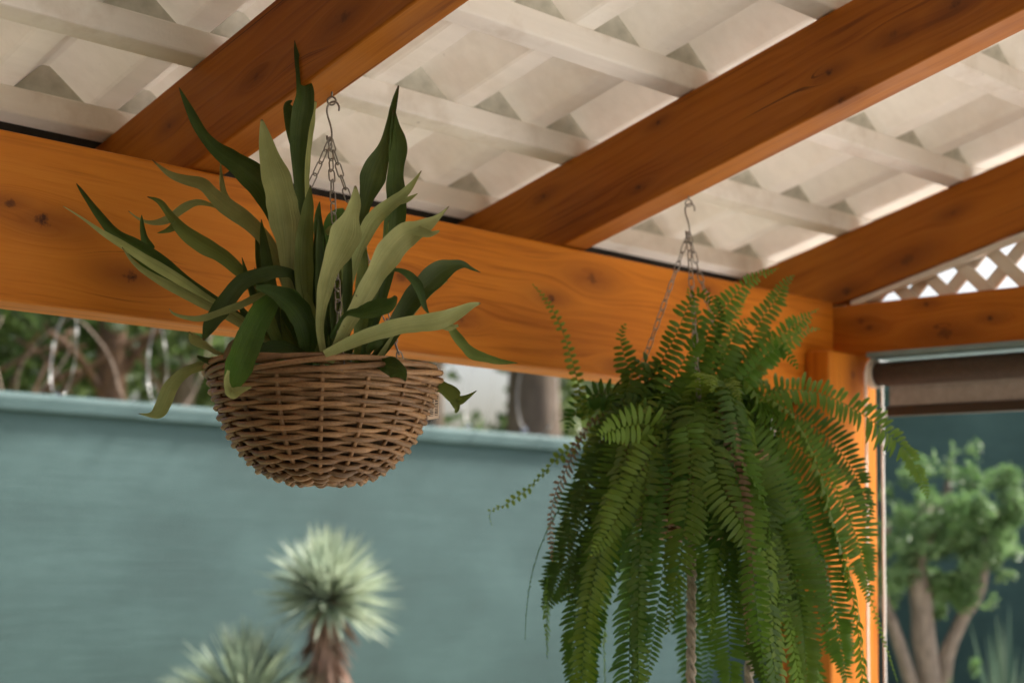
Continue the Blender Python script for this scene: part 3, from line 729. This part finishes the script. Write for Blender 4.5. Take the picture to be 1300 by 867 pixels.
TR = [  # path, pinna px, material, depth from, to, facing
 ([(800,560),(745,530),(735,490),(724,450),(712,415),(698,388),(686,372),(676,361)], 10, 'fern_young', 0, -.02, toC, .30),
 ([(800,545),(760,552),(735,562),(712,578),(690,600),(666,624),(642,640),(622,650),(625,668)], 10, 'fern_young', -.02, -.10, (RT*.8+Vector((0,0,.6))), .4),
 ([(830,560),(812,510),(797,465),(788,432),(792,412)], 19, 'fern', -.02, 0, toC, .45),
 ([(835,560),(815,515),(835,468),(855,432),(868,402),(878,380),(890,372),(904,384),(910,402)], 18, 'fern', -.04, -.05, toC, .5),
 ([(880,560),(884,500),(890,450),(905,410),(925,385),(945,362),(968,348),(986,341)], 22, 'fern', .02, .05, toC, .12),
 ([(890,560),(920,500),(945,450),(962,412),(982,385),(994,362),(1006,350)], 26, 'fern', .02, .06, toC, .22),
 ([(890,560),(930,490),(965,450),(1000,420),(1022,404),(1037,393)], 24, 'fern', 0, .04, toC, .15),
 ([(895,560),(940,485),(975,450),(1005,430),(1022,420),(1038,417)], 20, 'fern_young', -.02, .0, toC, .3),
 ([(895,560),(930,500),(960,465),(985,443),(1000,450),(1013,466)], 20, 'fern', -.03, -.06, toC, .4),
 ([(890,570),(930,520),(980,497),(1030,496),(1075,514),(1115,540),(1148,570),(1166,600),(1179,632)], 40, 'fern', .0, -.06, (toC*.6+UP*.9), .25),
 ([(860,570),(842,560),(818,590),(803,618),(788,648),(775,672),(762,690),(752,704)], 26, 'fern_young', -.16, -.22, toC, .25),
 ([(850,560),(825,540),(800,540),(780,546),(763,553)], 27, 'fern_young', -.14, -.2, toC, .6),
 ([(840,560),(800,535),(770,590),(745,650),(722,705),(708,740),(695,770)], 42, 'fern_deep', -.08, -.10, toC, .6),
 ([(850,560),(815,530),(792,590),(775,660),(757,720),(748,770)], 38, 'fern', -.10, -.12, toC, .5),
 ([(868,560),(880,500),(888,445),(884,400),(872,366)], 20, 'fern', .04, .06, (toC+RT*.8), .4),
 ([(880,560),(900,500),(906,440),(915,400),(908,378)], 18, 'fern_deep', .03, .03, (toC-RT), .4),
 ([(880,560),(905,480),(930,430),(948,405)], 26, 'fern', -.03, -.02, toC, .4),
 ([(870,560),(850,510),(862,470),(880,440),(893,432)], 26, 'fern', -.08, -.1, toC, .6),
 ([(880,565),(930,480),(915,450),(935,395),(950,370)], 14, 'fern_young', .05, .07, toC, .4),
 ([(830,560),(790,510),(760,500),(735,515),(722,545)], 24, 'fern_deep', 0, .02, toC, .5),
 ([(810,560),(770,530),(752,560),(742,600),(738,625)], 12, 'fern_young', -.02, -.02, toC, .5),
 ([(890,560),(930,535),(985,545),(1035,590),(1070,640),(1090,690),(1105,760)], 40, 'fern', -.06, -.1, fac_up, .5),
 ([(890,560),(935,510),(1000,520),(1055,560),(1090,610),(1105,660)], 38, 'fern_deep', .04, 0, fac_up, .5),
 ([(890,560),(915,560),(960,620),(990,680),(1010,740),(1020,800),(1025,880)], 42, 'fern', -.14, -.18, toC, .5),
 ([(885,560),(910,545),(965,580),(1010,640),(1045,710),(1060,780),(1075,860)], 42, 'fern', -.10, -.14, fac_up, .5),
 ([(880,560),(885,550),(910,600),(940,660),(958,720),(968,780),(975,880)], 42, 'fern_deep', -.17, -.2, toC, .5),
 ([(890,560),(950,520),(1050,600),(1088,690),(1100,740),(1118,800),(1140,866)], 7, 'fern_young', .03, 0, toC, .3),
 ([(870,560),(872,540),(880,600),(905,670),(918,740),(925,800),(928,900)], 40, 'fern', -.19, -.21, toC, .5),
]
for k, (p, pl, mt, da, db, fc, tp) in enumerate(TR):
    frond(FP(p, da, db), pl*px*.95, mt, fc, spacing=.0125 if pl < 13 else (.0108 if pl < 30 else .0092), wfac=.62 if pl < 13 else .40, seed=k, tipf=tp, droop=.05)
# cascade: fronds arch over the rim and hang
rf = random.Random(21)
HX = [  # bottom x, azimuth (deg, 0 = right, 270 = towards camera), reach, drop, tip
 (-.235, 205, .27, .44), (-.20, 225, .26, .60), (-.165, 238, .27, .66), (-.12, 245, .26, .72),
 (.03, 276, .21, .22), (.05, 284, .19, .28), (.10, 290, .26, .72), (.155, 301, .27, .62), (.235, 316, .30, .72), (.305, 338, .33, .60)]
def cascade(az, reach, drop, mat, seed, bump=.06, plen=.044):
    a = radians(az); d = rgt*cos(a) + fwd*sin(a); r = random.Random(seed)
    b0 = B2 + d*r.uniform(.02, .09) + Vector((0, 0, -.02)); P = []
    side = Vector((-d.y, d.x, 0)); sw = r.uniform(-.10, .10); wob = r.uniform(.004, .016); fr = r.uniform(4, 8)
    bump = bump*r.uniform(.4, 1.25); pw = r.uniform(1.9, 3.0)
    for i in range(11):
        s = i/10
        rr = (reach-.04)*(1-(1-min(1, s*1.08))**pw)
        z = bump*2.3*sin(min(1, s*2.4)*pi)*(1-s) + .05*(s > 0)*(1-s) - drop*max(0, s-.14)**1.2/(.86**1.2)
        P.append(b0 + d*rr + side*(sw*s*s + wob*sin(s*fr+seed)) + Vector((0, 0, z)))
    frond(P, plen*r.uniform(.75, 1.15), mat, d*1.0 + Vector((0, 0, .55)) + side*r.uniform(-.5, .5), spacing=r.uniform(.0105, .0128), seed=seed, tipf=r.uniform(.2, .5), tw=r.uniform(-70, 70), droop=r.uniform(.1, .3), start=.04)
for k, (bx, az, reach, drop) in enumerate(HX):
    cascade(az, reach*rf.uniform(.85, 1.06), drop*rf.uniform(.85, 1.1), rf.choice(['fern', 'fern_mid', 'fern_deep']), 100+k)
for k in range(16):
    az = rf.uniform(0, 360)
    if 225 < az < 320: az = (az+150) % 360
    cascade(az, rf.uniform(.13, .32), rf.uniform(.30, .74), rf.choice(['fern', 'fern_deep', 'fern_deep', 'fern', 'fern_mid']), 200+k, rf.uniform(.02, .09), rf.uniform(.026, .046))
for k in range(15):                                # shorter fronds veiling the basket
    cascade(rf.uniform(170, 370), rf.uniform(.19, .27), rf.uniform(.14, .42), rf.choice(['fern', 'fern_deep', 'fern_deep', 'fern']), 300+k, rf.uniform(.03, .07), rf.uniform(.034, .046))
for k in range(2):                                 # a few dead fronds
    cascade(rf.uniform(190, 350), rf.uniform(.20, .26), rf.uniform(.16, .50), 'leaf_dry', 350+k, .03, rf.uniform(.014, .026))
for k in range(22):                                # short fronds filling the crown
    az = rf.uniform(0, 360); a = radians(az); d = rgt*cos(a)+fwd*sin(a)
    h = rf.uniform(.08, .17); rr = rf.uniform(.05, .22)
    P = [B2 + d*.03 + Vector((0, 0, -.02)), B2 + d*(.03+rr*.35) + Vector((0, 0, h*.65)), B2 + d*(.03+rr*.75) + Vector((0, 0, h)), B2 + d*(.03+rr*1.05) + Vector((0, 0, h*.75))]
    frond(P, rf.uniform(.022, .040), rf.choice(['fern', 'fern_deep', 'fern_young']), d*.3+Vector((0, 0, 1))+toC*.6, spacing=.0095, seed=400+k, tipf=.3, tw=rf.uniform(-40, 40), n=40)

# pale twisted cords below the fern basket
m_cord = simple('cord_cotton', (.62, .52, .42), .9, scale=150, c2=(.42, .36, .31))
for (cx, lab, d_, z0) in ((878, 'thick pale twisted cord hanging in the gap below the fern basket', -.165, 1.70), (951, 'pale twisted cord half hidden among the hanging fern fronds', .03, 1.60)):
    base = at(cx, 700, D2+d_); b = MB(); n = 150
    for ph in (0, pi/2*1.33, pi*1.33):
        P = []
        for i in range(n):
            z = z0 - .62*i/n; a = i*.42 + ph
            P.append(Vector((base.x + .0052*cos(a), base.y + .0052*sin(a), z)))
        b.tube(P, [.0042 + .0012*sin(i*.9) for i in range(n)], 6)
    tag(b.build('twisted_rope', m_cord, smooth=True), lab, 'rope', 'hanging ropes')

# ------------------------------------------------------------------ garden walls
hw = thing('added_shade_wall', 'unseen dark wall added to block light at the left end of the pergola', 'wall', (-1.9, 0, 0))  # unseen wall, added to keep light out from the left
b = MB(); b.box((-2.0, -3.4, 0), (-1.8, 5.9, 4.2)); b.build('wall_face', simple('shade_wall_dark', (.13, .12, .10), .9, scale=6), hw)
gw = thing('garden_wall', 'long teal painted garden wall with rounded coping behind the pergola', 'wall', (4, 6.05, 0))
b = MB(); b.box((-4, 6.0, 0), (9.0, 6.16, 2.074)); b.build('wall_face', M['wall'], gw)
def coping(P0, P1, out, mat, parent):
    d = (P1-P0); o = Vector(out)
    sec = [(-.022, 2.072), (-.027, 2.080), (-.027, 2.130), (-.020, 2.146), (.0, 2.152), (.16, 2.152), (.205, 2.14), (.205, 2.072)]
    b = MB(); b.prism([P0 + o*s + Vector((0, 0, z)) for s, z in sec], d); b.build('coping', mat, parent)
coping(Vector((-4, 6.0, 0)), Vector((9.2, 6.0, 0)), (0, 1, 0), M['wall'], gw)
gs = thing('garden_wall', 'dark green side wall in shade behind the small tree and the blind', 'wall', (9.05, 2, 0))
b = MB(); b.box((9.0, -3, 0), (9.16, 5.998, 2.6)); b.build('wall_face', M['wall_side'], gs)
b = MB(); b.box((8.95, -3, 2.602), (9.2, 5.998, 2.68)); b.build('coping', M['wall_side'], gs, bevel=.015)

# coiled razor wire along the wall top
rz = thing('razor_wire', 'coils of pale razor wire strung along the teal wall top', 'razor wire', (4, 6.08, 2.15))
b = MB(); P = []; n = 1500
for i in range(n):
    a = i*.115; x = -2.6 + i*11.4/n
    P.append((x + .05*sin(a*.7), 6.08 + .22*cos(a+.4), 2.15 + .30 + .30*sin(a+.4)))
m_wire = simple('wire_galvanised', (.55, .55, .54), .4, .6, scale=20)
b.tube(P, .0016, 5); b.build('coil', m_wire, rz, smooth=True)
b = MB()
for i in range(0, n, 5):
    p = Vector(P[i]); t = (Vector(P[min(i+1, n-1)])-p).normalized(); s_ = t.orthogonal().normalized()
    for sg in (-1, 1):
        b.prism([p + t*.012, p - t*.012, p + s_*sg*.016 - t*.018, p + s_*sg*.016 + t*.018], t.cross(s_)*.001)
o = b.build('barb', m_wire, rz); o['kind'] = 'stuff'

# ------------------------------------------------------------------ trees and plants
def leaf_cloud(lobes, n, size, rnd, elong=1.6):
    V = []; F = []
    tot = sum(l_[1][0]*l_[1][1]*l_[1][2] for l_ in lobes)
    for c, r in lobes:
        m = int(n*r[0]*r[1]*r[2]/tot)
        for _ in range(m):
            while True:
                q = Vector((rnd.uniform(-1, 1), rnd.uniform(-1, 1), rnd.uniform(-1, 1)))
                if q.length < 1 and (q.length > .35 or rnd.random() < .3): break
            p = Vector(c) + Vector((q.x*r[0], q.y*r[1], q.z*r[2]))
            if noise.noise(p*3.2/size*.05) < -.18: continue
            d = Vector((rnd.gauss(0, 1), rnd.gauss(0, 1), rnd.gauss(.25, .8))).normalized(); e = d.orthogonal().normalized()
            e = Quaternion(d, rnd.uniform(0, 6.28)) @ e; s = size*rnd.uniform(.6, 1.3); n0 = len(V); h = d.cross(e)*(s*.12)
            V += [p, p + d*s*elong*.5 + e*s*.42 + h, p + d*s*elong, p + d*s*elong*.5 - e*s*.42 + h]; F.append((n0, n0+1, n0+2, n0+3))
    return V, F
def limb(b, pts, r0, r1, k=9, wob=.02, seed=0):
    C = catmull(pts, 14); rn = random.Random(seed)
    b.tube([Vector(c) + Vector((rn.uniform(-wob, wob), rn.uniform(-wob, wob), 0)) for c in C], [r0 + (r1-r0)*i/13 + rn.uniform(-.08, .08)*r0*.6 for i in range(14)], k)
def tree(name, label, loc, trunks, lobes, n, size, bmat, lmat, group=None, seed=0, elong=1.6):
    t = thing(name, label, 'tree', loc, group); rnd = random.Random(seed); b = MB()
    for i, (pts, r0, r1) in enumerate(trunks): limb(b, pts, r0, r1, seed=seed+i, wob=r0*.12)
    b.build('trunk', M[bmat], t, smooth=True)
    V, F = leaf_cloud(lobes, n, size, rnd, elong); link('crown', mesh('crown', V, F, False), M[lmat], t)
    return t
def W(x, y, Y): p = hit(x, y, 1, Y); return p
GT = 'trees beyond the garden wall'
def back_tree(name, label, x, Y, r, lobes, n, lmat, bmat, seed, br=(), size=.09, lean=0):
    p = W(x, 480, Y); tr = [([(p.x-lean, Y, 0), (p.x-lean*.4, Y+.02, 1.4), (p.x, Y, p.z), (p.x+lean*.6, Y, p.z+1.6), (p.x+lean, Y+.2, 5.2)], r*1.15, r*.6)]
    for (x0, y0, x1, y1, r0) in br:
        a = W(x0, y0, Y); e = W(x1, y1, Y-.3); tr.append(([tuple(a), tuple(a.lerp(e, .5)+Vector((0, 0, .06))), tuple(e)], r0, r0*.6))
    lb = [((W(cx, cy, Y+dy).x, Y+dy, W(cx, cy, Y+dy).z), (rx, rx*.8, rz_)) for (cx, cy, dy, rx, rz_) in lobes]
    tree(name, label, (p.x-lean, Y, 0), tr, lb, n, size, bmat, lmat, GT, seed)
back_tree('tree', 'tree with thick reddish brown trunk at the left beyond the wall', 140, 9.0, .115, [(60, 420, .8, .9, .5), (200, 380, .5, 1.0, .5), (120, 300, 0, 1.6, .8)], 3600, 'tree_leaf', 'bark_brown', 1,
          br=[(130, 500, 60, 420, .03), (150, 480, 230, 400, .035), (40, 520, 100, 470, .03), (75, 500, 200, 420, .022), (0, 470, 110, 440, .016), (20, 430, 90, 500, .014), (90, 420, 40, 505, .018), (150, 430, 205, 500, .016), (10, 500, 60, 410, .012)])
back_tree('tree', 'tree with massive grey brown trunk beyond the wall beside the bright gap', 678, 8.6, .24, [(640, 540, .5, .35, .15), (760, 480, .3, .9, .6), (700, 340, 0, 1.6, .8)], 2600, 'tree_leaf2', 'bark_grey', 2)
back_tree('tree', 'dense green tree at far left beyond the wall', -40, 10.0, .14, [(-20, 450, 0, 1.1, .75), (60, 400, .6, 1.3, .6)], 3200, 'tree_leaf2', 'bark_grey', 3, br=[(0, 500, 80, 420, .04)])
back_tree('tree', 'tree seen just left of the nearer basket beyond the wall', 235, 10.5, .10, [(230, 470, .4, .6, .35), (300, 420, .2, 1.0, .5), (330, 500, .8, .9, .5)], 2600, 'tree_leaf2', 'bark_pale', 4,
          br=[(205, 500, 225, 420, .035), (205, 470, 195, 410, .03), (180, 440, 250, 500, .018), (215, 500, 260, 430, .02)], lean=.15)
back_tree('tree', 'tree behind the nearer basket beyond the wall', 540, 9.6, .17, [(450, 450, .3, .9, .6), (400, 480, .5, .9, .5), (470, 380, 0, .7, .4)], 2600, 'tree_leaf', 'bark_grey', 5)
back_tree('tree', 'tree behind the trailing fern beyond the wall', 820, 9.4, .16, [(820, 520, .3, 1.3, .8), (900, 480, .2, 1.3, .7), (735, 520, .5, .5, .35)], 3200, 'tree_leaf', 'bark_brown', 6)
tw = thing('bare_shrub', 'tangle of thin pale bare twigs above the wall at the left', 'shrub', (3.2, 7.4, 0))
b = MB(); rt = random.Random(52)
for k in range(10):
    x0 = rt.uniform(-40, 330); y0 = rt.uniform(500, 540); a0 = W(x0, y0, 7.4)
    e0 = W(x0 + rt.uniform(-110, 110), rt.uniform(370, 430), 7.4+rt.uniform(-.4, .4)); m0 = a0.lerp(e0, .5) + Vector((rt.uniform(-.12, .12), 0, rt.uniform(-.08, .12)))
    limb(b, [tuple(a0), tuple(m0), tuple(e0)], rt.uniform(.004, .010), .003, 5, .006, k)
for k in range(7): b.tube([(3.2+k*.2-.6, 7.4, 0), (3.2+k*.35-1.0, 7.4, 2.2)], [.02, .014], 5)
b.build('twigs', M['bark_pale'], tw, smooth=True)['kind'] = 'stuff'
# a far hedge fills the low gaps between the trunks
rnd = random.Random(31); lob = []
for k in range(16):
    x = 3 + k*.85
    dv = Vector((x, 13.2, 3.1))-CAM; sx_ = 650+FPX*dv.dot(RT)/dv.dot(FW)
    if 545 < sx_ < 665:
        lob.append(((x, 13.2, 1.85), (.85, .6, 1.15))); continue
    lob.append(((x, 13.2+rnd.uniform(-.4, .4), 2.7+rnd.uniform(-.2, .35)), (.85, .6, 1.15)))
V, F = leaf_cloud(lob, 15000, .12, rnd)
tag(link('hedge', mesh('hedge', V, F), M['tree_leaf']), 'dark green mass of shrubs far beyond the garden wall', 'shrubs', kind='stuff')

def yucca(label, top, R, nb, seed, hz):
    rnd = random.Random(seed); top = Vector(top); t = thing('yucca', label, 'yucca', (top.x, top.y, 0), 'yuccas in front of the teal wall')
    b = MB(); b.tube([(top.x, top.y, 0), (top.x+.02, top.y, top.z*.5), (top.x, top.y, top.z)], [.07, .06, .05], 10); b.build('trunk', M['bark_pale'], t, smooth=True)
    def blades(n, lo, hi, ln, wd, org, bend):
        V = []; F = []
        for _ in range(n):
            az = rnd.uniform(0, 2*pi); el = radians(rnd.uniform(lo, hi)); L_ = ln*rnd.uniform(.8, 1.05)
            d = Vector((cos(az)*cos(el), sin(az)*cos(el), sin(el))); s_ = d.cross(Vector((0, 0, 1))); s_ = s_.normalized() if s_.length > .1 else Vector((1, 0, 0)); u = s_.cross(d)
            n0 = len(V); o_ = org + Vector((0, 0, rnd.uniform(-.02, .02)))
            for q in range(5):
                f = q/4; c = o_ + d*L_*f - Vector((0, 0, bend*L_*f*f)); ww = wd*(.7+.5*sin(f*pi))*(1-f**3)*.5
                V += [c - s_*ww + u*ww*.5, c, c + s_*ww + u*ww*.5]
            for q in range(4):
                a = n0+q*3; F += [(a, a+1, a+4, a+3), (a+1, a+2, a+5, a+4)]
        return V, F
    V, F = blades(nb, -28, 88, R, .022, top, .06); link('blades', mesh('blades', V, F), M['yucca'], t)['kind'] = 'stuff'
    V = []; F = []
    for k in range(6):
        v, f = blades(60, -80, -42, .22, .026, top - Vector((0, 0, .02 + .09*k)), .05); n0 = len(V); V += v; F += [tuple(i+n0 for i in q) for q in f]
    link('dead_leaf_skirt', mesh('dead_leaf_skirt', V, F), M['yucca_dry'], t)['kind'] = 'stuff'
    return t
yucca('tall yucca with pale rosette above a skirt of dead brown leaves', at(416, 762, 6.3), .34, 420, 1, 0)
yucca('low pale yucca rosette left of the tall one, cut by the lower edge', at(310, 902, 6.1), .39, 460, 2, 0)

# small tree by the side wall
dd = 7.0
def A(x, y, d=dd): return tuple(at(x, y, d))
st_loc = at(1172, 867, dd); st_loc.z = 0
ro = random.Random(77); OL = []
for k in range(120):
    x_ = ro.gauss(1205, 56); y_ = ro.gauss(690, 46) - abs(x_-1205)*.05
    if not (1108 < x_ < 1290 and 592 < y_ < 790): continue
    q_ = ro.uniform(.022, .074); OL.append((at(x_, y_, dd+ro.uniform(-.22, .22)), (q_, q_, q_*ro.uniform(.7, 1.6))))
for (x_, y_) in ((1207, 600), (1236, 588), (1237, 572), (1185, 590), (1212, 582), (1262, 612), (1282, 640), (1150, 605), (1128, 628), (1200, 860), (1238, 848), (1270, 725), (1140, 735), (1190, 745)):
    OL.append((at(x_, y_, dd), (.03, .03, .06)))
tree('small_tree', 'small gnarled tree with pale trunks and light green crown beside the side wall', st_loc,
     [([(st_loc.x, st_loc.y, 0), A(1180, 900), A(1172, 800), A(1166, 740), A(1168, 690), A(1175, 640)], .070, .034),
      ([A(1195, 880), A(1205, 820), A(1228, 775), A(1245, 745), A(1252, 700), A(1262, 650)], .038, .018),
      ([A(1160, 880, 6.95), A(1140, 810, 6.95), A(1122, 760, 6.95), A(1118, 720), A(1128, 660)], .034, .016),
      ([A(1168, 700), A(1190, 660), A(1205, 610)], .035, .015)],
     OL,
     22000, .018, 'bark_olive', 'olive_leaf', None, 9, 1.5)
# strap leaved plant at the right edge
sp = thing('agave', 'spiky strap leaved plant rising beside the small tree at the right edge', 'plant', (at(1275, 867, 7.4).x, at(1275, 867, 7.4).y, 0))
rnd = random.Random(41); base = Vector((at(1275, 867, 7.4).x, at(1275, 867, 7.4).y, .35))
for k in range(26):
    az = rnd.uniform(0, 2*pi); el = radians(rnd.uniform(52, 86)); L_ = rnd.uniform(.7, 1.02)
    d = Vector((cos(az)*cos(el), sin(az)*cos(el), sin(el))); s_ = d.cross(Vector((0, 0, 1))).normalized(); u = s_.cross(d); V = []; F = []
    for q in range(7):
        f = q/6; c = base + d*L_*f; ww = .028*(.8+.4*sin(f*pi))*(1-f**2.5)
        V += [c - s_*ww + u*ww*.5, c, c + s_*ww + u*ww*.5]
    for q in range(6): a = q*3; F += [(a, a+1, a+4, a+3), (a+1, a+2, a+5, a+4)]
    link('blade', mesh('blade', V, F, True), M['agave'], sp)
b = MB(); b.tube([(base.x, base.y, 0), (base.x, base.y, .42)], [.08, .06], 10); b.build('trunk', M['bark_pale'], sp)
